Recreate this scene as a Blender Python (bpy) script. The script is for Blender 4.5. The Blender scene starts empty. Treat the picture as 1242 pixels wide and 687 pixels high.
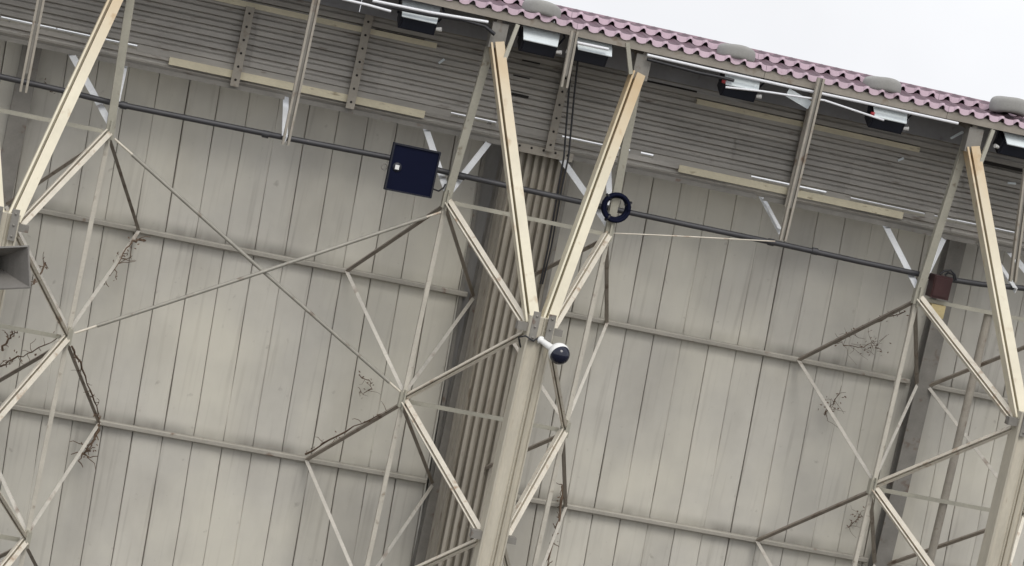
import bpy, math, random
from mathutils import Vector, Matrix
random.seed(7)
S = bpy.context.scene
COL = S.collection
V = Vector

# ------------------------------------------------------------------ camera
W, H = 1242.0, 687.0
YAW, PITCH, ROLL, FPX = 0.22552, -0.09013, 0.21671, 3186.3
CAM = V((-7.418, -34.2334, 2.1256))
cy, sy, cp, sp = math.cos(YAW), math.sin(YAW), math.cos(PITCH), math.sin(PITCH)
fwd = V((sy * cp, cy * cp, sp)); r0 = V((cy, -sy, 0)); u0 = r0.cross(fwd)
cr, sr = math.cos(ROLL), math.sin(ROLL)
right = r0 * cr + u0 * sr; up = u0 * cr - r0 * sr
cam = bpy.data.objects.new('camera', bpy.data.cameras.new('camera')); COL.objects.link(cam)
cam.matrix_world = Matrix.Translation(CAM) @ Matrix((right, up, -fwd)).transposed().to_4x4()
cam.data.sensor_width = 36; cam.data.lens = FPX / W * 36
cam.data.clip_start = 0.5; cam.data.clip_end = 5000
S.camera = cam

def at(px, py, y):
    """world point seen at photo pixel (px, py) on the vertical plane Y = y"""
    d = right * ((px - W / 2) / FPX) + up * ((H / 2 - py) / FPX) + fwd
    return CAM + d * ((y - CAM.y) / d.y)

# ------------------------------------------------------------------ sky, sun, exposure
SUN_EL, SUN_AZ = math.radians(50), math.radians(176)      # azimuth clockwise from +Y
wd = bpy.data.worlds.new('World'); S.world = wd; wd.use_nodes = True
nt = wd.node_tree; nt.nodes.clear()
sky = nt.nodes.new('ShaderNodeTexSky'); sky.sky_type = 'NISHITA'; sky.sun_disc = False
sky.sun_elevation = SUN_EL; sky.sun_rotation = SUN_AZ; sky.dust_density = 4; sky.air_density = 1.2
mixw = nt.nodes.new('ShaderNodeMix'); mixw.data_type = 'RGBA'; mixw.inputs[0].default_value = 0.85
mixw.inputs[7].default_value = (8.1, 8.2, 8.5, 1)          # even bright cloud cover
bg = nt.nodes.new('ShaderNodeBackground'); bg.inputs[1].default_value = 0.122
ow = nt.nodes.new('ShaderNodeOutputWorld')
nt.links.new(sky.outputs[0], mixw.inputs[6]); cn = nt.nodes.new('ShaderNodeTexNoise'); cn.inputs['Scale'].default_value = 5; cn.inputs['Detail'].default_value = 4
cm = nt.nodes.new('ShaderNodeMapRange'); cm.inputs[1].default_value = .3; cm.inputs[2].default_value = .7; cm.inputs[3].default_value = .9; cm.inputs[4].default_value = 1.06
cx_ = nt.nodes.new('ShaderNodeMix'); cx_.data_type = 'RGBA'; cx_.blend_type = 'MULTIPLY'; cx_.inputs[0].default_value = 1
tc = nt.nodes.new('ShaderNodeTexCoord'); nt.links.new(tc.outputs['Generated'], cn.inputs[0]); nt.links.new(cn.outputs[0], cm.inputs[0])
nt.links.new(mixw.outputs[2], cx_.inputs[6]); nt.links.new(cm.outputs[0], cx_.inputs[7]); nt.links.new(cx_.outputs[2], bg.inputs[0]); nt.links.new(bg.outputs[0], ow.inputs[0])
sl = bpy.data.lights.new('sun', 'SUN'); sl.energy = 1.15; sl.angle = math.radians(25); sl.color = (1, .97, .91)
so = bpy.data.objects.new('sun', sl); COL.objects.link(so)
sd = V((math.sin(SUN_AZ) * math.cos(SUN_EL), math.cos(SUN_AZ) * math.cos(SUN_EL), math.sin(SUN_EL)))
so.rotation_euler = sd.to_track_quat('Z', 'Y').to_euler()
S.view_settings.view_transform = 'Standard'; S.view_settings.look = 'None'
S.view_settings.exposure = 0.15; S.view_settings.gamma = 1
S.render.engine = 'CYCLES'
S.cycles.max_bounces = 5

# ------------------------------------------------------------------ materials
def mat(name, col, rough=.6, metal=0., var=.25, scale=3., stretch=(1, 1, 1), rust=0., rustcol=(.13, .06, .03),
        rustscale=6., rand=.0, bump=.0, bscale=40., fine=.12, extra=None):
    m = bpy.data.materials.new(name); m.use_nodes = True
    n = m.node_tree; L = n.links; b = n.nodes['Principled BSDF']
    b.inputs['Roughness'].default_value = rough; b.inputs['Metallic'].default_value = metal
    geo = n.nodes.new('ShaderNodeNewGeometry')
    mp = n.nodes.new('ShaderNodeMapping'); mp.inputs['Scale'].default_value = stretch
    L.new(geo.outputs['Position'], mp.inputs[0])
    def noise(sc, det=5, src=mp):
        t = n.nodes.new('ShaderNodeTexNoise'); t.inputs['Scale'].default_value = sc; t.inputs['Detail'].default_value = det
        L.new(src.outputs[0], t.inputs[0]); return t
    def mathn(op, a, b_):
        t = n.nodes.new('ShaderNodeMath'); t.operation = op
        for i, q in enumerate((a, b_)):
            if isinstance(q, (int, float)): t.inputs[i].default_value = q
            else: L.new(q, t.inputs[i])
        return t.outputs[0]
    big = noise(scale); sm = noise(scale * 9, 3)
    f = mathn('ADD', mathn('MULTIPLY', mathn('SUBTRACT', big.outputs[0], .5), var * 2.4), 1.0)
    f = mathn('ADD', f, mathn('MULTIPLY', mathn('SUBTRACT', sm.outputs[0], .5), fine * 2.))
    if rand:
        oi = n.nodes.new('ShaderNodeObjectInfo')
        f = mathn('ADD', f, mathn('MULTIPLY', mathn('SUBTRACT', oi.outputs['Random'], .5), rand * 2))
    mul = n.nodes.new('ShaderNodeMix'); mul.data_type = 'RGBA'; mul.blend_type = 'MULTIPLY'; mul.inputs[0].default_value = 1
    mul.inputs[6].default_value = (*col, 1); L.new(f, mul.inputs[7])
    out = mul.outputs[2]
    def over(out, fac, c):
        mx = n.nodes.new('ShaderNodeMix'); mx.data_type = 'RGBA'; L.new(fac, mx.inputs[0]); L.new(out, mx.inputs[6]); mx.inputs[7].default_value = (*c, 1)
        return mx.outputs[2]
    if rust:
        rn = noise(rustscale, 8)
        rf = n.nodes.new('ShaderNodeMapRange'); rf.inputs[1].default_value = .72 - rust * .35; rf.inputs[2].default_value = .82 - rust * .2
        rf.inputs[4].default_value = .85
        L.new(rn.outputs[0], rf.inputs[0]); out = over(out, rf.outputs[0], rustcol)
    if extra: out = extra(n, L, out, geo, noise, mathn, over)
    L.new(out, b.inputs['Base Color'])
    if bump:
        bn = noise(bscale, 4); bp = n.nodes.new('ShaderNodeBump'); bp.inputs['Strength'].default_value = bump; bp.inputs['Distance'].default_value = .01
        L.new(bn.outputs[0], bp.inputs['Height']); L.new(bp.outputs[0], b.inputs['Normal'])
    return m

HB = 2.5769                    # bay height
GZ = [-(i + .5) * HB - .0257 for i in range(-1, 5)]   # heights of the wall girts

def wall_marks(n, L, out, geo, noise, mathn, over):
    """darker noisy band just above each wall rail, and rain streaks"""
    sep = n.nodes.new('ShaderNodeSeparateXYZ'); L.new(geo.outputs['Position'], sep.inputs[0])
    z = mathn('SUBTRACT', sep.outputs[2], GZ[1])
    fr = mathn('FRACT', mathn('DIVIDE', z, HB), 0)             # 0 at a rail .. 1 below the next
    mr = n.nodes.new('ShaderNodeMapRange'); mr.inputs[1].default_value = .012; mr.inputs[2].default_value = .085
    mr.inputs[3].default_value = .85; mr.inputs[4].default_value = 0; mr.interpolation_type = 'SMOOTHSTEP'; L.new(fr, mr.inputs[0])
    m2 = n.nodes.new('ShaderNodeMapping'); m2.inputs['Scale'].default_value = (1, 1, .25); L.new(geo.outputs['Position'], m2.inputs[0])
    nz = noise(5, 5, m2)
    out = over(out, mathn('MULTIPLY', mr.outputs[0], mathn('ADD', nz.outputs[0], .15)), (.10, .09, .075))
    m3 = n.nodes.new('ShaderNodeMapping'); m3.inputs['Scale'].default_value = (9, 1, .35); L.new(geo.outputs['Position'], m3.inputs[0])
    st = noise(1.6, 6, m3)
    sm = n.nodes.new('ShaderNodeMapRange'); sm.inputs[1].default_value = .55; sm.inputs[2].default_value = .8; sm.inputs[4].default_value = .42
    L.new(st.outputs[0], sm.inputs[0])
    out = over(out, sm.outputs[0], (.16, .14, .115))
    bl = noise(.55, 3)
    bm = n.nodes.new('ShaderNodeMapRange'); bm.inputs[1].default_value = .42; bm.inputs[2].default_value = .66; bm.inputs[4].default_value = .6
    L.new(bl.outputs[0], bm.inputs[0])
    out = over(out, bm.outputs[0], (.72, .69, .585))
    m4 = n.nodes.new('ShaderNodeMapping'); m4.inputs['Scale'].default_value = (1.2, 1, .6); m4.inputs['Location'].default_value = (7, 3, 2); L.new(geo.outputs['Position'], m4.inputs[0])
    db = noise(.9, 5, m4)
    dm = n.nodes.new('ShaderNodeMapRange'); dm.inputs[1].default_value = .50; dm.inputs[2].default_value = .72; dm.inputs[4].default_value = .32
    L.new(db.outputs[0], dm.inputs[0]); out = over(out, dm.outputs[0], (.30, .28, .245))
    sp2 = noise(7, 8); sm2 = n.nodes.new('ShaderNodeMapRange'); sm2.inputs[1].default_value = .66; sm2.inputs[2].default_value = .76; sm2.inputs[4].default_value = .4
    L.new(sp2.outputs[0], sm2.inputs[0])
    return over(out, sm2.outputs[0], (.19, .165, .135))

def top_rust(n, L, out, geo, noise, mathn, over):
    """orange rust wash running down from the eave joints"""
    sep = n.nodes.new('ShaderNodeSeparateXYZ'); L.new(geo.outputs['Position'], sep.inputs[0])
    mr = n.nodes.new('ShaderNodeMapRange'); mr.inputs[1].default_value = .5; mr.inputs[2].default_value = 2.2; L.new(sep.outputs[2], mr.inputs[0])
    nz = noise(2.2, 6)
    return over(out, mathn('MULTIPLY', mr.outputs[0], mathn('MULTIPLY', nz.outputs[0], 1.5)), (.44, .29, .13))

M = {}
M['wall'] = mat('painted cladding', (.53, .512, .46), .55, 0, .16, .8, rand=.07, fine=.05, bump=.05, bscale=18, extra=wall_marks)
M['backing'] = mat('dark joint', (.27, .25, .22), .9)
M['rail'] = mat('grey rail paint', (.37, .35, .305), .55, .1, .2, 4, rust=.25)
M['dark_steel'] = mat('weathered dark steel', (.24, .228, .205), .6, .15, .3, 4, rust=.3)
M['cream'] = mat('cream paint', (.66, .61, .47), .45, 0, .16, 2.2, (1, 1, .8), rust=.34, rustcol=(.36, .23, .11), rustscale=5, fine=.06, extra=top_rust)
M['mast'] = mat('cream mast paint', (.53, .49, .40), .5, 0, .18, 2.5, (3, 3, .6), rust=.2, rustcol=(.30, .22, .14), rustscale=5)
M['strut'] = mat('pale strut paint', (.70, .65, .55), .45, 0, .18, 4, rust=.42, rustcol=(.30, .17, .085), rustscale=7)
M['post'] = mat('olive grey post paint', (.40, .385, .32), .5, .1, .18, 4, rust=.25, rustcol=(.16, .12, .08), rustscale=10)
M['post_pale'] = mat('pale grimy post paint', (.53, .50, .43), .5, 0, .2, 4, rust=.35, rustcol=(.2, .15, .1), rustscale=9)
M['brace'] = mat('shaded brace paint', (.27, .235, .195), .55, .1, .25, 4, rust=.5, rustcol=(.12, .075, .05), rustscale=5, rand=.2)  # darker copy for downward braces, their shade put into the colour
M['brace_lit'] = mat('lit rusty brace paint', (.56, .53, .47), .5, 0, .25, 4, rust=.45, rustcol=(.16, .10, .065), rustscale=4, rand=.15)  # paler copy for upward braces, skylight put into the colour
M['sky_lit_brace'] = mat('sky lit brace white', (.82, .84, .86), .4, 0, .08, 4, rust=.12, rustcol=(.35, .25, .18))  # white stands for the skylight on the top braces and stays
M['rod'] = mat('galvanised rod', (.36, .345, .30), .5, .2, .25, 5, rust=.35, rustcol=(.15, .10, .07))
M['fascia'] = mat('dirty corrugated sheet', (.385, .365, .33), .5, .1, .3, 1.3, (1, 1, 5), rust=.3, rustcol=(.12, .085, .06), rustscale=3, rand=.12)
M['recess'] = mat('painted recess shade', (.25, .245, .235), .6, .1, .2, 1.5, (3, 3, .5), rust=.2, rustcol=(.15, .13, .11))  # shade of the recess beside the pier, given as a sheet colour
M['pier'] = mat('brown corrugated sheet', (.36, .33, .275), .6, .1, .25, 1.5, (5, 5, .8), rust=.3, rustcol=(.17, .125, .09), rustscale=4)
M['batten'] = mat('cream batten', (.70, .64, .47), .6, 0, .2, 3, (1, 1, 3), rust=.3, rustcol=(.25, .19, .11))
M['cleat'] = mat('grey slotted angle', (.36, .33, .28), .6, .2, .25, 5, rust=.35, rustcol=(.17, .12, .08))
M['hole'] = mat('dark hole', (.03, .027, .025), .9)
M['eave_beam'] = mat('brown eave beam', (.30, .27, .23), .6, .1, .25, 3, rust=.35, rustcol=(.17, .12, .08))
M['roof_shade'] = mat('weathered shaded maroon sheet', (.14, .088, .108), .7, 0, .25, 2)  # weathered maroon; also paints shade into the sheet tops and undersides
M['roof'] = mat('faded pink roof sheet', (.54, .41, .475), .55, 0, .12, 2, rand=.08, rust=.1, rustcol=(.28, .15, .17), bump=.05)
M['ridge'] = mat('maroon ridge', (.22, .13, .16), .6, 0, .2, 2)
M['grey_panel'] = mat('blue grey board', (.34, .345, .365), .7, 0, .25, 2, rust=.15, rustcol=(.16, .15, .15))
M['tyre'] = mat('grey sun bleached rubber', (.31, .305, .29), .85, 0, .15, 6, bump=.2)
M['pipe'] = mat('dark grey conduit', (.06, .06, .065), .5, .2, .25, 3, rust=.15, rustcol=(.2, .18, .16))
M['white_pipe'] = mat('white conduit', (.74, .75, .78), .3, 0, .06, 4)
M['navy'] = mat('navy plastic', (.004, .006, .022), .7, 0, .12, 6, fine=.05)
M['navy'].node_tree.nodes['Principled BSDF'].inputs['Specular IOR Level'].default_value = .12
M['black'] = mat('black plastic', (.02, .02, .024), .45, 0, .2, 10)
M['lamp_body'] = mat('dark lamp casting', (.014, .016, .026), .5, .1, .3, 8)
M['lamp_top'] = mat('pale lamp visor', (.72, .78, .80), .4, 0, .12, 6)
M['lamp_glass'] = mat('lamp glass', (.018, .022, .035), .3, 0, .1, 3)
M['red'] = mat('red cap', (.55, .06, .07), .5)
M['white'] = mat('white plastic', (.82, .82, .80), .4, 0, .05, 6)
M['dome'] = mat('smoked dome', (.012, .014, .03), .12, 0, .05, 5)
M['maroon'] = mat('maroon box paint', (.05, .018, .018), .5, 0, .3, 6, rust=.25, rustcol=(.05, .03, .025))
M['tan'] = mat('tan cover', (.56, .46, .24), .6, 0, .3, 7, rust=.3, rustcol=(.22, .15, .08))
M['horn'] = mat('grey horn', (.21, .20, .185), .5, 0, .2, 4, rust=.2, rustcol=(.2, .15, .1))
M['vine'] = mat('dry vine', (.135, .092, .062), .9, 0, .4, 20)
M['slit_white'] = mat('slit brightening white', (.8, .8, .8), .5, 0, .05, 1)  # for the sheet added to brighten the slits
M['ground'] = mat('dusty ground', (.06, .052, .042), .95, 0, .25, .15)

# ------------------------------------------------------------------ building helpers
OFF = {}
def tag(o, label, cat, group=None):
    o['label'] = label; o['category'] = cat
    if group: o['group'] = group
    return o
def thing(name, loc, label, cat, group=None):
    o = bpy.data.objects.new(name, None); COL.objects.link(o); o.location = loc; OFF[o] = V(loc)
    o.empty_display_size = .2
    return tag(o, label, cat, group)

class MB:
    def __init__(s): s.v = []; s.f = []; s.sm = []
    def add(s, vs, fs, smooth=False):
        k = len(s.v); s.v += [tuple(q) for q in vs]; s.f += [tuple(i + k for i in f) for f in fs]; s.sm += [smooth] * len(fs); return s
    def box(s, c, d, rx=None):
        x, y, z = (q / 2 for q in d); c = V(c)
        vs = [V((a * x, b * y, e * z)) for a in (-1, 1) for b in (-1, 1) for e in (-1, 1)]
        if rx: vs = [rx @ q for q in vs]
        return s.add([c + q for q in vs], [(0, 1, 3, 2), (4, 6, 7, 5), (0, 4, 5, 1), (2, 3, 7, 6), (0, 2, 6, 4), (1, 5, 7, 3)])
    def sweep(s, p0, p1, prof, front=V((0, -1, 0)), closed=True, cap=True, smooth=False):
        """extrude a profile [(across, forward)] from p0 to p1; forward is turned to the given side"""
        p0, p1 = V(p0), V(p1); t = (p1 - p0).normalized(); w = front.cross(t)
        if w.length < 1e-4: w = V((1, 0, 0)).cross(t)
        w.normalize(); fd = t.cross(w)
        n = len(prof); vs = [p + w * a + fd * b for p in (p0, p1) for a, b in prof]
        rng = range(n) if closed else range(n - 1)
        fs = [(i, (i + 1) % n, n + (i + 1) % n, n + i) for i in rng]
        s.add(vs, fs, smooth)
        if cap and closed: s.add(vs, [tuple(range(n))[::-1], tuple(range(n, 2 * n))])
        return s
    def bar(s, p0, p1, w, d=None):
        d = d or w; return s.sweep(p0, p1, [(-w / 2, -d / 2), (w / 2, -d / 2), (w / 2, d / 2), (-w / 2, d / 2)])
    def beam(s, p0, p1, w, d, t=.014):
        """H section: flanges face front and back, web between"""
        a, b, e = w / 2, d / 2, t / 2
        return s.sweep(p0, p1, [(-a, -b), (a, -b), (a, -b + t), (e, -b + t), (e, b - t), (a, b - t), (a, b), (-a, b), (-a, b - t), (-e, b - t), (-e, -b + t), (-a, -b + t)])
    def lipped(s, p0, p1, w, d, gap, lip, side=-1):
        """box section with a deep groove near one edge of its front face, like two rolled channels set apart"""
        a, b = w / 2, d / 2; g0 = -a + lip; g1 = g0 + gap
        pr = [(-a, -b), (a, -b), (a, b), (g1, b), (g1, -b + .02), (g0, -b + .02), (g0, b - .004), (-a, b - .004)]
        if side > 0: pr = [(-x, y) for x, y in pr][::-1]
        return s.sweep(p0, p1, pr)
    def angle(s, p0, p1, w, t=.01):
        return s.sweep(p0, p1, [(-w / 2, w / 2), (-w / 2, -w / 2), (-w / 2 + t, -w / 2), (-w / 2 + t, w / 2 - t), (w / 2, w / 2 - t), (w / 2, w / 2)])
    def tube(s, pts, r, n=8):
        pts = [V(p) for p in pts]; m = len(pts); rs = r if isinstance(r, list) else [r] * m
        vs = []; a = None
        for i, p in enumerate(pts):
            t = (pts[min(i + 1, m - 1)] - pts[max(i - 1, 0)]).normalized()
            if a is None: a = t.orthogonal().normalized()
            else: a = (a - t * a.dot(t)).normalized()
            b = t.cross(a)
            vs += [p + (a * math.cos(2 * math.pi * k / n) + b * math.sin(2 * math.pi * k / n)) * rs[i] for k in range(n)]
        fs = [(i * n + k, i * n + (k + 1) % n, (i + 1) * n + (k + 1) % n, (i + 1) * n + k) for i in range(m - 1) for k in range(n)]
        s.add(vs, fs, True)
        return s.add(vs, [tuple(range(n))[::-1], tuple(range((m - 1) * n, m * n))])
    def lathe(s, c, axis, prof, n=20):
        """prof = [(radius, height along axis)]"""
        c, ax = V(c), V(axis).normalized(); a = ax.orthogonal().normalized(); b = ax.cross(a); m = len(prof)
        vs = [c + ax * h + (a * math.cos(2 * math.pi * k / n) + b * math.sin(2 * math.pi * k / n)) * r for r, h in prof for k in range(n)]
        return s.add(vs, [(i * n + k, i * n + (k + 1) % n, (i + 1) * n + (k + 1) % n, (i + 1) * n + k) for i in range(m - 1) for k in range(n)], True)
    def build(s, name, m, parent=None, label=None):
        me = bpy.data.meshes.new(name)
        o = V((0, 0, 0)); r = parent
        while r is not None:
            if r in OFF: o = OFF[r]; break
            r = r.parent
        me.from_pydata([V(q) - o for q in s.v], [], s.f)
        for p, q in zip(me.polygons, s.sm): p.use_smooth = q
        me.materials.append(M[m]); me.update()
        ob = bpy.data.objects.new(name, me); COL.objects.link(ob)
        if parent is not None: ob.parent = parent
        if label: ob['label'] = label
        return ob

def copy_tree(o, parent=None):
    c = o.copy(); COL.objects.link(c)
    if parent is not None: c.parent = parent
    for ch in list(o.children): copy_tree(ch, c)
    return c

def structure(o): o['kind'] = 'structure'; return o

# ------------------------------------------------------------------ the setting
GROUND = -13.0
g = MB(); n_ = 24; R_ = 1500
for i in range(n_):
    pass
g.add([(-R_, -R_, GROUND), (R_, -R_, GROUND), (R_, R_, GROUND), (-R_, R_, GROUND)], [(0, 1, 2, 3)])
structure(g.build('ground', 'ground'))

CX = 6.4                       # column spacing
NW, ND = 1.0715, 1.98          # lattice half width, and distance of the rear posts from the wall
YD = 3.865                     # mast distance from the wall
GS = .74                       # wall brace spread
SH = -.043                     # the cladding leans slightly off plumb

# ------------------------------------------------------------------ cladding wall
WT = 1.0                       # top of cladding
wall = thing('cladding_wall', (0, 0, GROUND), 'tall pale grey wall of narrow upright metal panels behind the lattice columns', 'wall')
def panel_mesh(w, bow):
    b = MB(); prof = [(0, .04), (0, .006), (.012, 0), (w * .5, -bow), (w - .012, 0), (w, .006), (w, .04)]
    zs = [GROUND, -9, -6.5, -5, -4.2, -3.4, -2.6, -1.9, -1.2, -.5, .2, WT]
    vs = []
    for z in zs:
        jit = random.uniform(-.006, .006)
        for x, y in prof: vs.append((x + SH * z + jit, y, z - GROUND))
    n = len(prof)
    fs = [(i * n + k, i * n + k + 1, (i + 1) * n + k + 1, (i + 1) * n + k) for i in range(len(zs) - 1) for k in range(n - 1)]
    fs.append(tuple((len(zs) - 1) * n + k for k in range(n)))
    b.add(vs, fs); return b
PW = .398
x_start = -1.905 - PW * 20
variants = []
k = 0
x = x_start
while x < 10.2:
    if k < 4:
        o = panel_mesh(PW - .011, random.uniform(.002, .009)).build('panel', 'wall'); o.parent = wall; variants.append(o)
    else:
        o = variants[random.randrange(4)].copy(); COL.objects.link(o); o.parent = wall
    o.location = (x + .006, random.uniform(0, .006), 0); o.rotation_euler = (0, 0, random.uniform(-.012, .012)); o.scale.x = random.uniform(.992, 1.018)
    x += PW; k += 1
b = MB(); b.box((.5, .07, (GROUND + WT - .02) / 2), (23, .05, WT - .02 - GROUND)); b.build('backing_sheet', 'backing', wall)
for bay in (-2, -1, 0, 1):
    for z in GZ:
        x0, x1 = bay * CX + .15, (bay + 1) * CX - .15
        b = MB(); c = .05
        b.sweep((x0, -.065, z), (x1, -.065, z), [(-.036, -.05), (.036, -.05), (.036, .03), (.022, .045), (-.022, .045), (-.036, .03)])
        b.build('rail', 'rail', wall)
for c in (-1, 0, 1):
    b = MB(); X = c * CX + .02
    b.beam((X, -.14, GROUND), (X, -.14, WT - .07), .24, .22, .02)
    b.build('wall_column', 'dark_steel', wall)
for (pa, pb) in (((590, 172), (505, 687)),):
    a, c_ = at(*pa, -.03), at(*pb, -.03); d = (a - c_) / (a.z - c_.z)
    b = MB(); b.bar(c_ + d * (GROUND - c_.z), c_ + d * (WT - c_.z), .045, .05); b.build('corner_trim', 'dark_steel', wall)
# recess shade painted as a dark sheet between corner trim and pier
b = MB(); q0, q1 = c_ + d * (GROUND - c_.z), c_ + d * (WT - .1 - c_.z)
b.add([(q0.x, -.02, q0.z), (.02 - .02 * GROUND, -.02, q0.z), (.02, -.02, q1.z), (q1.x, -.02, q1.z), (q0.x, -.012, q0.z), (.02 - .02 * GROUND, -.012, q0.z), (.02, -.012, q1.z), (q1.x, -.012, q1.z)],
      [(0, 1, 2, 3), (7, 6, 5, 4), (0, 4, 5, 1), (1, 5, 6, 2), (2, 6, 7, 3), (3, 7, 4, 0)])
b.build('recess_shade_sheet', 'recess', wall)
# white sheet added behind the wall top so the slits look daylit
wr = thing('slit_light_sheet', (0, 0, 1.0), 'added white sheet behind the top of the grey wall that brightens the slits', 'roof')
for i in range(6):
    b = MB(); x0 = -9.5 + i * 3.4
    b.add([(x0, .12, WT + .01), (x0 + 3.38, .12, WT + .01), (x0 + 3.38, 14, 1.5), (x0, 14, 1.5), (x0, .12, WT - .05), (x0 + 3.38, .12, WT - .05), (x0 + 3.38, 14, 1.44), (x0, 14, 1.44)],
          [(0, 1, 2, 3), (7, 6, 5, 4), (0, 4, 5, 1), (1, 5, 6, 2), (2, 6, 7, 3), (3, 7, 4, 0)])
    b.build('roof_sheet', 'slit_white', wr)

# ------------------------------------------------------------------ corrugated pier
PX0, PX1, PY = -.07, .665, -.85
pier = thing('corrugated_pier', (.3, -.4, GROUND), 'brown pier boxed in upright corrugated sheet behind the middle lattice column', 'pier')
prof = []; nr = 7; pw = (PX1 - PX0) / nr
for i in range(nr):
    x = PX0 + i * pw
    prof += [(x, PY), (x + pw * .10, PY + .085), (x + pw * .46, PY + .085), (x + pw * .58, PY)]
prof.append((PX1, PY))
def upright(b, prof, z0, z1, lean=0):
    n = len(prof); vs = [(x + lean * z, y, z) for z in (z0, z1) for x, y in prof]
    b.add(vs, [(i, i + 1, n + i + 1, n + i) for i in range(n - 1)])
PT = .95
b = MB(); upright(b, prof, GROUND, PT, -.02); b.build('front_sheet', 'pier', pier)
side = []
for i in range(3):
    y = -.02 + (PY + .02) * i / 3; d = (PY + .02) / 3
    side += [(PX0, y), (PX0 + .06, y + d * .1), (PX0 + .06, y + d * .46), (PX0, y + d * .58)]
side.append((PX0, PY))
b = MB(); upright(b, side, GROUND, PT, -.02); b.build('side_sheet', 'pier', pier)
b = MB(); b.bar((PX1 + .02 - .02 * GROUND, PY + .02, GROUND), (PX1 + .02 - .02 * PT, PY + .02, PT), .05, .07)
b.build('corner_trim', 'dark_steel', pier)
b = MB(); b.add([(PX1 + .03 - .02 * GROUND, PY, GROUND), (PX1 + .03 - .02 * GROUND, -.02, GROUND), (PX1 + .03 - .02 * PT, -.02, PT), (PX1 + .03 - .02 * PT, PY, PT)], [(0, 1, 2, 3)])
b.build('side_sheet', 'pier', pier)

# ------------------------------------------------------------------ lattice columns
EAVE_Y = -2.2
TX, TY, TZ = .957, -2.15, 2.19
NB = 4
def A(s, i, c=0): return V((c * CX + s * NW, -ND, -i * HB))
def Yn(i): return V((0, -YD, -1.165 - i * HB))
def lattice_column(label):
    r = thing('lattice_column', (0, -YD, GROUND), label, 'column', 'lattice columns carrying the eave')
    # mast of two lipped channels with a groove between
    b = MB(); zt = -1.02
    for x0, x1 in ((-.165, .03), (.05, .15)):
        w = x1 - x0; c = (x0 + x1) / 2
        b.sweep((c, -YD, GROUND), (c, -YD, zt), [(-w / 2, -.14), (w / 2, -.14), (w / 2, .12), (w / 2 - .022, .14), (w / 2 - .03, .115), (-w / 2 + .03, .115), (-w / 2 + .022, .14), (-w / 2, .12)])
    b.box((.042, -YD + .01, (GROUND + zt) / 2), (.03, .2, zt - GROUND))
    b.build('mast', 'mast', r)
    for s in (-1, 1):
        b = MB(); b.lipped((s * .085 - .01, -YD + .04, -1.12), (s * (TX - .04) - .01, TY - .12, TZ - .16), .168, .17, .030, .024, 1); b.build('branch', 'cream', r)
        b = MB(); b.box((s * (TX - .02), TY - .10, TZ - .05), (.2, .16, .32)); b.build('bracket', 'dark_steel', r)
        b = MB(); b.bar(A(s, 0), (s * TX, TY, TZ + .05), .10, .08); b.build('post', 'post', r)
        b = MB(); b.bar(A(s, 0), A(s, NB), .055, .055); b.build('post', 'post_pale', r)
        p, q = (at(628, 30, -2.38), at(612, 72, -2.42)) if s < 0 else (at(761, 52, -2.38), at(765, 90, -2.36))
        b = MB(); b.bar(p, q, .05, .04); b.build('knee_strut', 'post', r)
        for i in range(NB + 1):
            j = A(s, i)
            b = MB(); b.box(j, (.022, .2, .26)); b.box(j + V((0, -.0, 0)), (.105, .1, .2)); npl = b.build('node_plate', 'post', r)
            for zz in (-.07, .07):
                b = MB(); b.lathe(j + V((0, -.052, zz)), (0, -1, 0), [(.015, 0), (.015, .014), (0, .014)], 6); b.build('bolt', 'dark_steel', npl)
            yb = Yn(i) + V((s * .15, .08, 0))
            if i < NB + 1:
                b = MB(); b.lipped(j + V((s * -.03, -.05, -.03)), yb, .098, .10, .024, .016); b.build('strut', 'strut', r)
            if i < NB:
                b = MB(); b.lipped(Yn(i) + V((s * .15, .08, -.1)), A(s, i + 1) + V((-s * .03, -.05, .05)), .065, .07, .018, .012); b.build('strut', 'strut', r)
            for up_ in (0, 1):
                zg = GZ[i] if up_ else GZ[i + 1]
                sp_ = GS if not (up_ and i == 0) else (.42 if s < 0 else .14)
                mt = 'sky_lit_brace' if (up_ and i == 0) else ('brace_lit' if up_ else 'brace')  # upward braces take the lit copies, downward ones the shaded
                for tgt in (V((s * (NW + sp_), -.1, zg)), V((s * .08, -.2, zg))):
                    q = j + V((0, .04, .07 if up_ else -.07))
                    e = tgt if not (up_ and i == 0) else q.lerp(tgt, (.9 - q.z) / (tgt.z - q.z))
                    wd_ = .08 if mt == 'sky_lit_brace' else (.044 if up_ else .042)
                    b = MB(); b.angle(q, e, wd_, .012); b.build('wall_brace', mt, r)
    for i in range(NB + 1):
        b = MB(); b.bar(A(-1, i) + V((.08, 0, -.02)), A(1, i) + V((-.08, 0, -.02)), .05, .045); b.build('tie_bar', 'post', r)
    for i in range(NB):
        z = Yn(i).z
        for x in (-.10, .09) if i == 0 else ():
            b = MB(); b.box((x, -YD - .15, z + .03), (.085, .03, .36)); gp = b.build('gusset_plate', 'dark_steel', r)
            for zz in (-.1, .03, .16):
                b = MB(); b.lathe((x, -YD - .165, z + zz), (0, -1, 0), [(.014, 0), (.014, .012), (0, .012)], 6); b.build('bolt', 'dark_steel', gp)
        b = MB(); b.box((-.22, -YD - .02, z + .0), (.14, .12, .10)); b.build('clamp', 'dark_steel', r)
        b = MB(); b.box((.21, -YD - .02, z + .0), (.12, .12, .08)); b.build('clamp', 'dark_steel', r)
    return r
col2 = lattice_column('cream forked lattice column in the middle carrying the small dome camera')
def children_rec(o):
    for c in o.children: yield c; yield from children_rec(c)
for sgn, lab in ((-1, 'forked lattice column at the left edge behind the grey horn'), (1, 'forked lattice column at the right edge beside the maroon box')):
    c = copy_tree(col2); c.location.x = sgn * CX; c['label'] = lab

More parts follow.
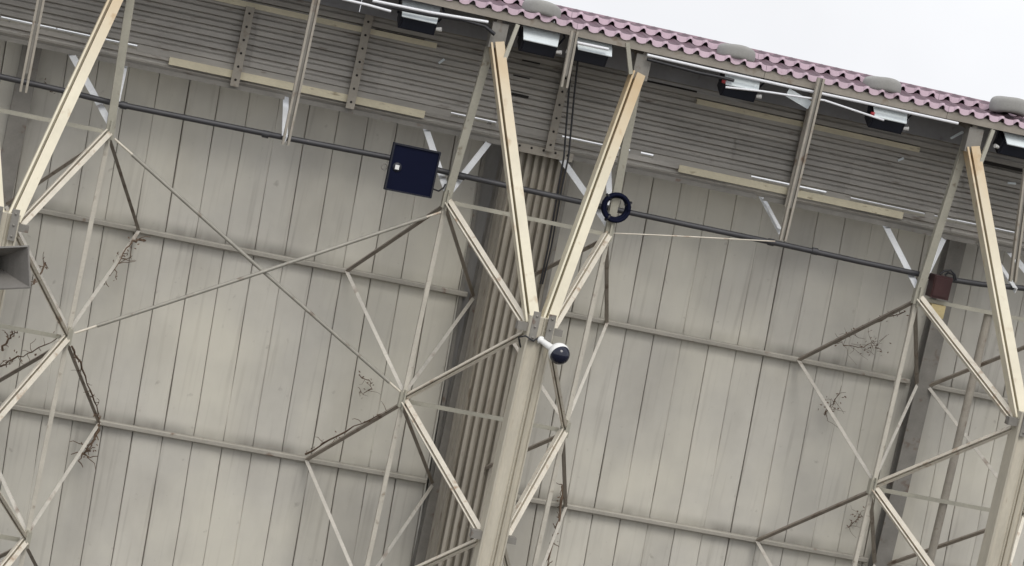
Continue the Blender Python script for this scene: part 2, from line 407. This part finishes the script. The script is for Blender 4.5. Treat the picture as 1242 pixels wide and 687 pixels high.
# long crossed rods in the left bay
for p, q, lab in ((A(1, 0, -1), A(-1, 1, 0), 'thin steel rod falling from upper left to lower right across the left bay'),
                  (A(1, 1, -1), A(-1, 0, 0), 'thin steel rod rising from lower left up to the corner by the navy panel')):
    o = .045 if 'falling' in lab else -.045
    p = p + V((.07, -.03, -.08 if 'falling' in lab else .06)); q = q + V((-.05, -.03 + o, .08 if 'falling' in lab else -.16))
    d = (q - p)
    r = thing('cross_brace', tuple(p), lab, 'brace', 'crossed rods of the left bay')
    b = MB(); b.tube([p + d * .06, p + d * .5 + V((0, 0, -.01)), q - d * .04], .024, 8); b.build('rod', 'rod', r)
    for e0, e1 in ((p, p + d * .07), (q - d * .05, q)):
        b = MB(); b.tube([e0, e1], .015, 8); b.build('rod_end', 'strut', r)
# dark upright pipe in the right hand lattice
b = MB(); b.tube([(CX - .02, -ND + .06, GROUND), (CX - .02, -ND + .06, .0)], .055, 10)
dp = b.build('upright_pipe', 'cleat'); tag(dp, 'dark upright pipe standing between the rear posts of the right lattice column', 'pipe')

# ------------------------------------------------------------------ corrugated fascia
FY = -.95
fas = thing('corrugated_fascia', (0, FY, .81), 'long dirty band of horizontally corrugated sheets under the eave', 'fascia')
def corr(x0, x1, z0, z1, yoff, pitch=.138, amp=.056):
    b = MB(); pts = [(FY + yoff, z0)]; k = math.floor((z0 - .81) / pitch)
    while True:
        zb = .81 + k * pitch; j = random.uniform(-.006, .006)
        for f, o in ((.0, 1.0), (.42, .92), (.58, .15), (.86, 0.), (.97, .55)):
            z = zb + f * pitch
            if z0 < z < z1: pts.append((FY + yoff - amp * o + j, z))
        k += 1
        if zb > z1: break
    pts.append((FY + yoff - amp * .3, z1))
    m = len(pts); w = random.uniform(-.004, .004)
    vs = [(x, y + (w if x == x1 else 0), z + (w if x == x1 else 0)) for x in (x0, x1) for y, z in pts]
    b.add(vs, [(i, i + 1, m + i + 1, m + i) for i in range(m - 1)], False)
    return b
xs = [-8.6 + 1.62 * i for i in range(12)]
for i in range(11):
    ho = random.uniform(-.006, .006)
    corr(xs[i], xs[i + 1] + .05, 1.55, 2.06 + random.uniform(-.02, .02), (i % 2) * -.012).build('corrugated_sheet', 'fascia', fas)
    corr(xs[i] + .02, xs[i + 1] + .06, 1.058 + ho, 1.60, .02 + (i % 2) * -.012).build('corrugated_sheet', 'fascia', fas)
    corr(xs[i], xs[i + 1] + .04, .81, 1.004 + ho, (i % 2) * -.012).build('corrugated_sheet', 'fascia', fas)
for i in range(11):
    b = MB(); b.bar((xs[i], -.56, .93), (xs[i + 1] - .01, -.56, .93), .08, .10); b.build('bearer', 'dark_steel', fas)
# strips that close the slit above the lowest sheet where no daylight shows
slits = [(at(a, b_, FY).x, at(c, d, FY).x) for a, b_, c, d in ((0, 28, 165, 62), (545, 143, 600, 155), (680, 170, 762, 190), (775, 192, 790, 197), (910, 215, 1000, 240), (1030, 243, 1120, 263), (1132, 262, 1230, 283))]
cur = -8.6
for s0, s1 in slits + [(9.2, 9.3)]:
    if s0 > cur:
        b = MB(); b.box(((cur + s0) / 2, FY - .03, 1.028), (s0 - cur, .012, .09)); b.build('closing_strip', 'fascia', fas)
    cur = s1
# bottom angle
for i in range(-1, 2):
    for x0, x1 in ((i * CX - 3.1, i * CX - .05), (i * CX, i * CX + 3.2)):
        b = MB(); b.angle((x0, FY - .02, .80), (x1, FY - .02, .80), .06); b.build('edge_angle', 'dark_steel', fas)
def strip(p, q, h, yy=FY - .055):
    a, c = at(*p, yy), at(*q, yy); z = (a.z + c.z) / 2
    b = MB(); b.box(((a.x + c.x) / 2, yy, z), (c.x - a.x, .035, h)); b.build('batten', 'batten', fas)
strip((255, -2), (530, 54), .07); strip((205, 74), (515, 139), .095)
strip((845, 123), (1115, 182), .07); strip((823, 205), (1095, 261), .095)
def cleat(p, q, w=.11, yy=FY - .085):
    a, c = at(*p, yy), at(*q, yy); x = (a.x + c.x) / 2
    b = MB(); b.angle((x, yy, c.z), (x, yy, a.z), w, .012); o = b.build('cleat', 'cleat', fas)
    n = max(2, int((a.z - c.z) / .16))
    for i in range(n):
        z = c.z + (i + .5) * (a.z - c.z) / n
        h = MB(); h.lathe((x, yy - w / 2 - .004, z), (0, -1, 0), [(.0, .002), (.016, .002), (.016, -.004)], 8); h.build('bolt', 'hole', o)
cleat((302, 8), (285, 105)); cleat((446, 18), (425, 132)); cleat((704, 40), (658, 182)); cleat((985, 108), (957, 252))
b = MB(); yy = FY - .06; a, c = at(622, 178, yy), at(695, 191, yy)
b.box(((a.x + c.x) / 2, yy, (a.z + c.z) / 2), (c.x - a.x, .03, .11)); o = b.build('cleat', 'cleat', fas)
for i in range(5):
    h = MB(); h.lathe((a.x + (i + .5) * (c.x - a.x) / 5, yy - .018, (a.z + c.z) / 2 + .02), (0, -1, 0), [(0, .002), (.016, .002), (.016, -.004)], 8); h.build('bolt', 'hole', o)

for p, q, hh in (((634, 71), (655, 77), .05), (620, 92) and ((622, 92), (642, 97), .04), ((620, 114), (641, 118), .035), ((1190, 197), (1242, 207), .04), ((455, 38), (515, 48), .03), ((780, 97), (845, 112), .025)):
    yy = FY - .05; a, c = at(*p, yy), at(*q, yy)
    b = MB(); b.box(((a.x + c.x) / 2, yy, (a.z + c.z) / 2), (c.x - a.x, .02, hh)); b.build('dark_slot_strip', 'hole', fas)
for p, q in (((532, 77), (539, 72)), ((1089, 195), (1096, 192)), ((1222, 222), (1232, 223))):
    b = MB(); b.bar(at(*p, FY - .07), at(*q, FY - .07), .028, .02); b.build('torn_chip', 'lamp_top', fas)

def hanger(p, q, lab, yy=-2.5):
    a, c = at(*p, yy), at(*q, yy)
    r = thing('hanger', tuple(c), lab, 'hanger', 'slender hangers in front of the corrugated band')
    for s in (-1, 1):
        b = MB(); b.bar(c + V((s * .033, 0, 0)), a + V((s * .033, 0, 0)), .028, .06); b.build('channel', 'cleat', r)
    b = MB(); b.bar(c + (a - c) * .2 + V((0, .01, 0)), a + V((0, .01, 0)), .03, .03); b.build('spacer', 'dark_steel', r)
hanger((50, -2), (28, 112), 'slender double hanger at the far left of the corrugated band')
hanger((384, -2), (346, 176), 'slender double hanger crossing the two cream battens of the left bay')
hanger((697, 38), (684, 106), 'short double hanger just right of the middle column top')
hanger((996, 95), (949, 292), 'slender double hanger crossing the two cream battens of the right bay')
hanger((1246, 205), (1228, 342), 'slender double hanger at the right edge beside the branch')

# ------------------------------------------------------------------ eave roof
roof = thing('eave_roof', (0, EAVE_Y, 2.3), 'narrow faded pink corrugated roof along the eave against the white sky', 'roof')
WP = .2085
def course(x0, x1, y0, z0, y1, z1, th=.062):
    b = MB(); n = int(round((x1 - x0) / WP * 14))
    def wv(x):
        d = abs((x / WP) % 1.0 - .5)
        return .052 * math.cos(d / .20 * math.pi / 2) ** .8 if d < .20 else -.018 * math.sin((d - .20) / .30 * math.pi / 2)
    bot0, top0, top1 = [], [], []
    for i in range(n + 1):
        x = x0 + (x1 - x0) * i / n; w = wv(x); o = -.03 * (w / .05)
        bot0.append((x, y0 + .01 + o, z0 + w - th * .5)); top0.append((x, y0 + .025 + o, z0 + w * .35 + th * .5)); top1.append((x, y1, z1 + w * .35 + th * .5))
    m = n + 1
    b.add(bot0 + top0 + top1, [(i, i + 1, m + i + 1, m + i) for i in range(n)] + [(m + i, m + i + 1, 2 * m + i + 1, 2 * m + i) for i in range(n)], False)
    b.split = n
    u0_ = [(x, y + .02, z) for x, y, z in bot0]; u1 = [(x, y, z - .03) for x, y, z in top1]
    b.add(u0_ + u1, [(i + 1, i, m + i, m + i + 1) for i in range(n)], False)
    b.add(bot0 + u0_, [(i + 1, i, m + i, m + i + 1) for i in range(n)], False)
    return b
def sheet(*a):
    b = course(*a); o = b.build('roof_sheet', 'roof', roof); o.data.materials.append(M['roof_shade'])
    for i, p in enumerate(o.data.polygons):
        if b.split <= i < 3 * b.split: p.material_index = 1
SHW = WP * 12
for i in range(-4, 4):
    x0 = i * SHW
    sheet(x0, x0 + SHW - .004, -2.42, 2.475, -1.90, 2.535)
    sheet(x0, x0 + SHW - .004, -1.98, 2.605, -1.68, 2.632)
    b = MB(); 
    b.add([(x0, -1.72, 2.655), (x0 + SHW, -1.72, 2.655), (x0 + SHW, -1.6, 2.68), (x0, -1.6, 2.68), (x0 + SHW, -1.2, 2.62), (x0, -1.2, 2.62)], [(0, 1, 2, 3), (3, 2, 4, 5)])
    b.build('ridge_cap', 'ridge', roof)
    b = MB(); b.box((x0 + SHW / 2, -1.88, 2.585), (SHW - .008, .02, .07)); b.build('notch_shade_strip', 'hole', roof)  # last: dark strip added behind the notches for the shade inside them
    b = MB(); b.box((x0 + SHW / 2, -1.04, 2.32), (SHW - .01, .03, .55)); b.build('backing_board', 'grey_panel', roof)
    b = MB(); b.add([(x0, -1.62, 2.585), (x0 + SHW, -1.62, 2.585), (x0 + SHW, -1.02, 2.6), (x0, -1.02, 2.6)], [(3, 2, 1, 0)]); b.build('soffit_board', 'grey_panel', roof)
    b = MB(); b.angle((x0, -2.33, 2.39), (x0 + SHW - .006, -2.33, 2.39), .105, .02); b.build('eave_beam', 'eave_beam', roof)
    b = MB(); b.bar((x0, -1.75, 2.40), (x0 + SHW - .006, -1.75, 2.40), .06, .06); b.build('purlin', 'dark_steel', roof)
for c in (-1, 0, 1):
    for s in (-1, 1):
        X = c * CX + s * TX
        b = MB(); b.bar((X, -2.30, 2.30), (X, -1.1, 2.42), .07, .1); b.build('rafter', 'eave_beam', roof)

# grey tyres weighing the roof down
def tyre(px, py, lab, R=.25, w=.18):
    p = at(px, py, -2.20)
    r = thing('tyre', tuple(p), lab, 'tyre', 'grey tyres lying on the pink roof')
    ax = V((random.uniform(-.05, .05), .02, 1)).normalized()
    prof = []
    for k in range(17):
        t = -math.pi * .72 + k / 16 * 2 * math.pi * .72
        ct, st = math.cos(t), math.sin(t)
        prof.append((R - .085 + .085 * math.copysign(abs(ct) ** .55, ct), w / 2 * math.copysign(abs(st) ** .7, st)))
    b = MB(); b.lathe(p, ax, prof, 32)
    b.v = [(x, y, z - .045 * ((x - p.x) / R) ** 2 + .01) for x, y, z in b.v]      # worn rubber sagging over the waves
    b.build('carcass', 'tyre', r)
    b = MB(); b.lathe(p, ax, [(R * .62, w * .40), (R * .56, w * .1), (R * .56, -w * .1), (R * .62, -w * .40)], 24); b.build('bead', 'black', r)
tyre(657, 11, 'grey tyre on the roof above the middle column, leftmost of the row')
tyre(893, 64, 'grey tyre on the roof above the right bay, second from the left')
tyre(1070, 103, 'grey tyre on the roof, third from the left, above the right floodlight')
tyre(1224, 128, 'grey tyre cut by the right edge of the picture at the roof end', .25, .2)

# ------------------------------------------------------------------ floodlights under the eave
def floodlight(px, py, lab, flip=1, yy=-2.15, red=False):
    p = at(px, py, yy)
    r = thing('floodlight', tuple(p), lab, 'floodlight', 'dark floodlights tucked under the eave')
    rx = Matrix.Rotation(math.radians(28), 3, 'X')
    def P(x, y, z): return p + rx @ V((x * flip, y, z))
    b = MB(); b.box(P(0, 0, -.06), (.46, .24, .21), rx); b.build('housing', 'lamp_body', r)
    for i in range(7):
        b = MB(); b.box(P(-.2 + i * .067, .0, .06), (.012, .2, .05), rx); b.build('fin', 'lamp_body', r)
    b = MB(); b.box(P(0, -.125, -.06), (.40, .012, .17), rx); b.build('lens', 'lamp_glass', r)
    b = MB(); b.add([P(x, y, z) for x, y, z in ((-.24, -.22, .05), (.20, -.22, .05), (.25, .10, .16), (-.25, .10, .16), (-.24, -.22, .062), (.20, -.22, .062), (.25, .10, .172), (-.25, .10, .172))],
                    [(0, 3, 2, 1), (4, 5, 6, 7), (0, 1, 5, 4), (1, 2, 6, 5), (2, 3, 7, 6), (3, 0, 4, 7)])
    b.build('visor', 'lamp_top', r)
    for pts in ((P(-.26, 0, -.03), P(-.27, .06, .12), P(-.2, .1, .2)), (P(.26, 0, -.03), P(.30, -.02, .1), P(.24, .1, .2))):
        b = MB(); b.tube(pts, .014, 6); b.build('yoke_arm', 'lamp_body', r)
    b = MB() if red else None
    if red: b.lathe(P(-.25, -.16, .06), rx @ V((-1, 0, 0)), [(0, .035), (.022, .03), (.026, 0), (.022, -.025)], 10); b.build('cap', 'red', r)
    b = MB(); b.tube([P(.24, -.1, -.08), P(.30, -.12, -.06)], [.022, .028], 8); b.build('plug', 'white', r)
floodlight(508, 19, 'dark floodlight at the top left end of the eave')
floodlight(654, 47, 'dark floodlight just right of the middle column top')
floodlight(716, 58, 'dark floodlight left of the right branch top', -1)
floodlight(897, 101, 'dark floodlight with pale visor under the second roof tyre', red=True)
floodlight(1076, 140, 'dark floodlight with pale visor under the third roof tyre', red=True)
floodlight(1232, 172, 'dark floodlight at the right edge under the last roof tyre', -1)
def pipe(name, pts, yy, r, m, lab, cat='conduit', group=None):
    b = MB(); b.tube([at(a, c, yy) for a, c in pts], r, 8); return tag(b.build(name, m), lab, cat, group)
pipe('white_conduit', [(452, 1), (520, 15), (592, 27)], -2.42, .019, 'white_pipe', 'white conduit running under the eave left of the middle column', group='white conduits under the eave')
pipe('white_conduit', [(415, -1), (445, 6), (474, 14)], -2.42, .017, 'white_pipe', 'thin white conduit at the top left below the first floodlight', group='white conduits under the eave')
pipe('white_conduit', [(700, 52), (738, 60)], -2.42, .02, 'white_pipe', 'short white conduit between the two branch tops', group='white conduits under the eave')
pipe('white_conduit', [(785, 67), (860, 84), (960, 106), (1040, 123), (1162, 150)], -2.42, .019, 'white_pipe', 'longest white conduit running under the eave of the right bay', group='white conduits under the eave')
pipe('white_conduit', [(880, 106), (925, 111), (1000, 122), (1072, 146)], -2.44, .014, 'white_pipe', 'lower thin white conduit in front of the right bay floodlights', group='white conduits under the eave')
pipe('eave_cable', [(785, 72), (815, 80), (845, 88), (870, 93), (890, 98)], -2.40, .022, 'black', 'thick black cable hanging below the longest white conduit', 'cable')
pipe('eave_cable', [(455, 5), (520, 18), (560, 24), (588, 32), (600, 42)], -2.40, .024, 'black', 'black cable looping under the eave into the middle column top', 'cable')
b = MB(); b.bar(at(955, 112, -2.3), at(982, 128, -2.3), .11, .02); tag(b.build('visor_plate', 'lamp_top'), 'loose pale plate beside the hanger under the eave of the right bay', 'plate')
b = MB(); b.bar(at(1153, 168, -1.9), at(1168, 160, -1.9), .03, .03); tag(b.build('short_stick', 'lamp_top'), 'short pale stick leaning left of the right column top', 'stick')

# ------------------------------------------------------------------ long dark conduit
pp = thing('long_conduit', tuple(at(0, 93, -1.8)), 'long dark grey pipe running below the corrugated band across all bays', 'pipe')
pts = [(-120, 67), (0, 93), (80, 111), (140, 126), (250, 148), (345, 167), (470, 191), (545, 210), (640, 231), (730, 251), (840, 274), (950, 297), (1040, 317), (1130, 336), (1190, 345), (1242, 350), (1330, 358)]
b = MB(); b.tube([at(a, c, -1.8) for a, c in pts], .037, 8); b.build('pipe_run', 'pipe', pp)
for a, c in ((322, 163), (150, 128), (988, 305), (935, 294), (560, 214)):
    q = at(a, c, -1.8); d = (at(a + 4, c + .9, -1.8) - q).normalized(); b = MB(); b.tube([q - d * .04, q + d * .04], .047, 8); b.build('coupling', 'pipe', pp)

# ------------------------------------------------------------------ things hung on the frame
# navy square panel
yy = -2.25
cs = [at(478, 173, yy), at(535, 185, yy), at(523, 241, yy), at(466, 230, yy)]
ctr = sum(cs, V()) / 4
r = thing('square_panel', tuple(ctr), 'dark navy square panel with a small white spot hung on the long grey pipe', 'panel')
b = MB(); b.add([q for q in cs] + [q + V((0, .08, 0)) for q in cs], [(0, 3, 2, 1), (4, 5, 6, 7), (0, 1, 5, 4), (1, 2, 6, 5), (2, 3, 7, 6), (3, 0, 4, 7)]); b.build('case', 'navy', r)
for i in range(4):
    b = MB(); b.bar(cs[i] + (ctr - cs[i]) * .03 + V((0, -.008, 0)), cs[(i + 1) % 4] + (ctr - cs[(i + 1) % 4]) * .03 + V((0, -.008, 0)), .018, .02); b.build('frame_edge', 'lamp_body', r)
e = at(481.5, 203, yy); b = MB(); b.box(e + V((0, -.006, 0)), (.05, .02, .055)); b.build('spot', 'white', r)
b = MB(); b.lathe(e + V((0, -.002, 0)), (0, -1, 0), [(.06, 0), (.055, .008), (.0, .008)], 16); b.build('spot_ring', 'lamp_body', r)
b = MB(); q = at(469, 203, yy + .05); b.tube([q + V((-.03 + .035 * math.cos(t), 0, .04 * math.sin(t))) for t in [i * math.pi / 6 for i in range(13)]], .008, 6); b.build('shackle', 'dark_steel', r)
b = MB(); b.box(ctr + V((0, .2, .03)), (.1, .32, .14)); b.build('clamp', 'black', r)
b = MB(); b.tube([at(524, 229, yy + .05), at(532, 232, yy + .1), at(538, 228, -2.05), at(540, 224, -1.95)], .011, 6); b.build('lead', 'black', r)

# coil of cable
c0 = at(747.5, 252, -2.08)
r = thing('cable_coil', tuple(c0), 'coil of dark cable hung round the rear post right of the middle column', 'cable coil')
b = MB()
b.tube([c0 + V(((.158 + .014 * math.sin(t * .37)) * math.cos(t), -.03 + .0024 * t + random.uniform(-.004, .004), (.158 + .014 * math.sin(t * .37)) * math.sin(t))) for t in [i * 2 * math.pi / 24 for i in range(5 * 24 + 9)]], .025, 6)
b.build('winding', 'navy', r)
for ang in (.5, 2.4, 4.2):
    b = MB(); q = c0 + V((.165 * math.cos(ang), .01, .165 * math.sin(ang))); b.lathe(q, (-math.sin(ang), 0, math.cos(ang)), [(.052, -.012), (.056, 0), (.052, .012)], 10); b.build('cable_tie', 'black', r)

# dome camera
yy = -YD - .32
e = at(678, 429, yy - .12); a = at(656, 413, -YD - .15)
r = thing('dome_camera', tuple(a), 'small dark dome camera on a white arm at the fork of the middle column', 'camera')
d = (e - a).normalized()
b = MB(); b.tube([a, a + d * .13, e - d * .06], [.035, .04, .05], 12); b.build('arm', 'white', r)
b = MB(); b.lathe(a, d, [(0, -.02), (.05, -.02), (.05, .015), (0, .02)], 14); b.build('arm_base', 'white', r)
ax = V((.30, -.85, -.42)).normalized()
b = MB(); b.lathe(e, ax, [(0, -.1)] + [(.128 * math.sin(t), -.128 * math.cos(t)) for t in (.6, .9, 1.2, 1.45, 1.6)] + [(.122, .02)], 24); b.build('housing', 'white', r)
b = MB(); b.lathe(e, ax, [(.122 * math.cos(t), .02 + .122 * math.sin(t)) for t in [i * math.pi / 20 for i in range(11)]], 24); b.build('dome', 'dome', r)

b = MB(); b.tube([a + V((-.03, .0, .03)), a + V((-.1, -.04, -.02)), a + V((-.2, -.02, .02)), a + V((-.26, .06, -.02)), a + V((-.2, .1, -.14))], .011, 6); b.build('lead', 'black', r)
# horn loudspeaker at the left edge
yy = -4.7
pm = at(37, 300, yy); pl = at(35, 347, yy); x1 = (pm.x + pl.x) / 2; z1, z0 = pm.z, pl.z; x0 = x1 - .78
z0 -= .02; cz = (z0 + z1) / 2; cxm = (x0 + x1) / 2
r = thing('horn_speaker', (cxm, yy + .6, cz), 'grey square mouthed horn loudspeaker cut by the left edge', 'loudspeaker')
b = MB(); t = .018
def ringv(x0, x1, z0, z1, y): return [V((x0, y, z0)), V((x1, y, z0)), V((x1, y, z1)), V((x0, y, z1))]
rings = []
for k in range(7):
    f = k / 6; s_ = 1 - f; w_ = .06 + (.39 - .06) * (s_ ** 1.6); h_ = .05 + ((z1 - z0) / 2 - .05) * (s_ ** 1.6); y = yy + .62 * f
    rings.append(ringv(cxm - w_, cxm + w_, cz - h_, cz + h_, y))
vs = [q for rr in rings for q in rr]
b.add(vs, [(k * 4 + j, k * 4 + (j + 1) % 4, (k + 1) * 4 + (j + 1) % 4, (k + 1) * 4 + j) for k in range(6) for j in range(4)])
out = [q for rr in rings for q in [V((cxm + (p.x - cxm) * 1.0 + (t if p.x > cxm else -t), p.y + .004, cz + (p.z - cz) + (t if p.z > cz else -t))) for p in rr]]
b.add(out, [(k * 4 + (j + 1) % 4, k * 4 + j, (k + 1) * 4 + j, (k + 1) * 4 + (j + 1) % 4) for k in range(6) for j in range(4)])
b.add(rings[0] + out[:4], [((j + 1) % 4, j, 4 + j, 4 + (j + 1) % 4) for j in range(4)])
b.build('horn', 'horn', r)
b = MB(); b.lathe((cxm, yy + .62, cz), (0, 1, 0), [(0, -.02), (.12, -.02), (.13, .03), (.13, .2), (.08, .25), (0, .25)], 18); b.build('driver', 'lamp_body', r)
r.rotation_euler = (0, -.24, 0); r.location.z -= .09
b = MB(); b.bar((cxm, yy + .7, cz + .1), (cxm + .1, yy + .78, cz + .45), .06, .03); b.build('bracket', 'horn', r)

# maroon box on the right rear post
yy = -2.0
p = at(1139, 348, yy)
r = thing('junction_box', tuple(p), 'maroon metal box with a tan lower cover fixed beside the right rear post', 'box')
b = MB(); b.box(p + V((0, .0, 0)), (.25, .2, .30)); b.build('case', 'maroon', r)
b = MB(); b.box(p + V((-.01, -.108, .0)), (.20, .014, .24)); b.build('lid', 'maroon', r)
q = at(1134, 377, yy); b = MB(); b.box(q + V((.02, .03, 0)), (.20, .14, .17)); b.build('lower_cover', 'tan', r)
b = MB(); b.tube([at(x, y, yy) for x, y in ((1140, 333), (1145, 329), (1153, 328), (1158, 333), (1160, 340))], .014, 6); b.build('lead', 'black', r)
b = MB(); b.tube([at(x, y, yy + .05) for x, y in ((1146, 334), (1150, 331), (1156, 333), (1158, 341))], .014, 6); b.build('lead', 'black', r)

# white stays behind the hangers
for p, q, lab in (((344, 168), (346, 109), 'short white stay behind the hanger of the left bay'), ((944, 280), (919, 233), 'short white stay behind the hanger of the right bay'), ((1230, 352), (1191, 292), 'white stay behind the branch at the right edge')):
    b = MB(); b.angle(at(*p, -1.9), at(*q, -.3), .075, .012); tag(b.build('white_stay', 'sky_lit_brace'), lab, 'stay', 'white stays behind the hangers')
# wires
b = MB(); b.tube([at(x, y, -1.95) for x, y in ((740, 283), (790, 285), (850, 288), (940, 293))], .009, 6); tag(b.build('thin_wire', 'strut'), 'thin pale wire stretched right from the rear post below the cable coil', 'wire')
for k, (dx, lab) in enumerate(((0, 'black cable dropping beside the pier edge, the left one of the two'), (7, 'black cable dropping beside the pier edge, the right one of the two'))):
    b = MB(); b.tube([at(x + dx * f, y, -1.5) for x, y, f in ((694, 72, 1), (690, 110, 1), (687, 150, .9), (684, 190, .8), (677, 230, .6), (665, 300, .5), (655, 345, .4))], .012, 6)
    tag(b.build('drop_cable', 'black'), lab, 'cable', 'black cables dropping beside the pier')

# dry vines
def vine(px_list, y0, y1, lab, n=5, seed=1, spread=10, r0_=.014, steps=None):
    n = int(n * 1.7)
    rnd = random.Random(seed); b = MB()
    main = [at(a, c, y0 + (y1 - y0) * i / max(1, len(px_list) - 1)) for i, (a, c) in enumerate(px_list)]
    path = []
    for i in range(len(main) - 1):
        for k in range(4):
            path.append(main[i].lerp(main[i + 1], k / 4) + V((rnd.uniform(-1, 1), rnd.uniform(-.5, .5), rnd.uniform(-1, 1))) * .018)
    path.append(main[-1])
    b.tube(path, [r0_ * (1 - .6 * i / len(path)) * rnd.uniform(.7, 1.5) for i in range(len(path))], 5)
    for k in range(n):
        q = rnd.choice(path); d = V((rnd.uniform(-1, 1), rnd.uniform(-.6, 0), rnd.uniform(-1, 1))).normalized(); tw = [q]
        for s_ in range(rnd.randint(2, 4)):
            d = (d + V((rnd.uniform(-1, 1), rnd.uniform(-.4, .4), rnd.uniform(-1, 1))) * .7).normalized(); tw.append(tw[-1] + d * rnd.uniform(.4, 1) * spread * .008)
        b.tube(tw, [r0_ * .55 * (1 - .6 * i / len(tw)) for i in range(len(tw))], 4)
    for k in range(n * 2):
        q = rnd.choice(path) + V((rnd.uniform(-1, 1), rnd.uniform(-.2, .2), rnd.uniform(-1, 1))) * spread * .008
        a1 = V((rnd.uniform(-1, 1), rnd.uniform(-1, 1), rnd.uniform(-1, 1))).normalized() * .022; a2 = a1.orthogonal().normalized() * .012
        b.add([q - a1, q + a2, q + a1, q - a2], [(0, 1, 2, 3)])
    return tag(b.build('dry_vine', 'vine'), lab, 'vine', 'dry vines clinging to the frame')
vine([(0, 446), (14, 436), (40, 426), (70, 410)], -.8, -1.9, 'dry vine along the brace at the far left edge', 6, 1, 8, .010)
vine([(2, 424), (10, 412), (16, 405), (21, 402)], -.9, -1.1, 'short dark dry twig above the far left brace', 3, 2, 6, .012)
vine([(88, 420), (97, 440), (110, 475), (118, 500), (121, 515)], -1.9, -.15, 'dry vine along the dark brace below the left rear post node', 6, 3, 6, .011)
vine([(121, 515), (116, 530), (104, 545), (95, 559)], -.15, -.35, 'dry vine hanging below the lower left rail', 7, 4, 12, .018)
vine([(176, 293), (161, 292), (147, 312), (128, 340)], -.25, -.95, 'dry vine around the brace under the upper left rail', 7, 5, 10, .013)
vine([(40, 345), (50, 330), (54, 318), (55, 322)], -1.6, -1.2, 'dry twig sticking up right of the grey horn', 3, 6, 5, .012)
vine([(436, 455), (446, 460), (452, 470), (440, 478), (434, 470)], -.12, -.12, 'small tangle of dry vine on the wall left of the middle lower node', 4, 7, 8, .007)
vine([(372, 550), (400, 533), (440, 514), (480, 494)], -.2, -1.8, 'dry vine along the dark brace left of the middle lower node', 5, 8, 7, .012)
vine([(1023, 418), (1046, 422), (1058, 415), (1070, 428)], -.1, -.1, 'scattered dry vine bits on the wall left of the maroon box', 9, 9, 16, .006)
vine([(1000, 504), (1010, 490), (1012, 485)], -.15, -.3, 'dry twigs on the wall left of the right brace', 7, 10, 18, .008)
vine([(1012, 418), (1040, 400), (1070, 388), (1098, 378)], -.5, -1.6, 'dry vine wrapped on the right upper brace', 6, 11, 8, .010)
vine([(1030, 640), (1040, 630), (1045, 620)], -.1, -.1, 'sparse dry vine bits on the wall at the lower right node', 7, 12, 14, .006)
vine([(683, 590), (680, 625), (672, 650), (664, 687)], -.15, -.7, 'dry vine on the brace right of the middle mast at the bottom', 7, 13, 7, .016)
vine([(55, 100), (64, 112)], -.1, -.1, 'tiny dry twig on the wall under the far left hanger', 2, 14, 5, .006)
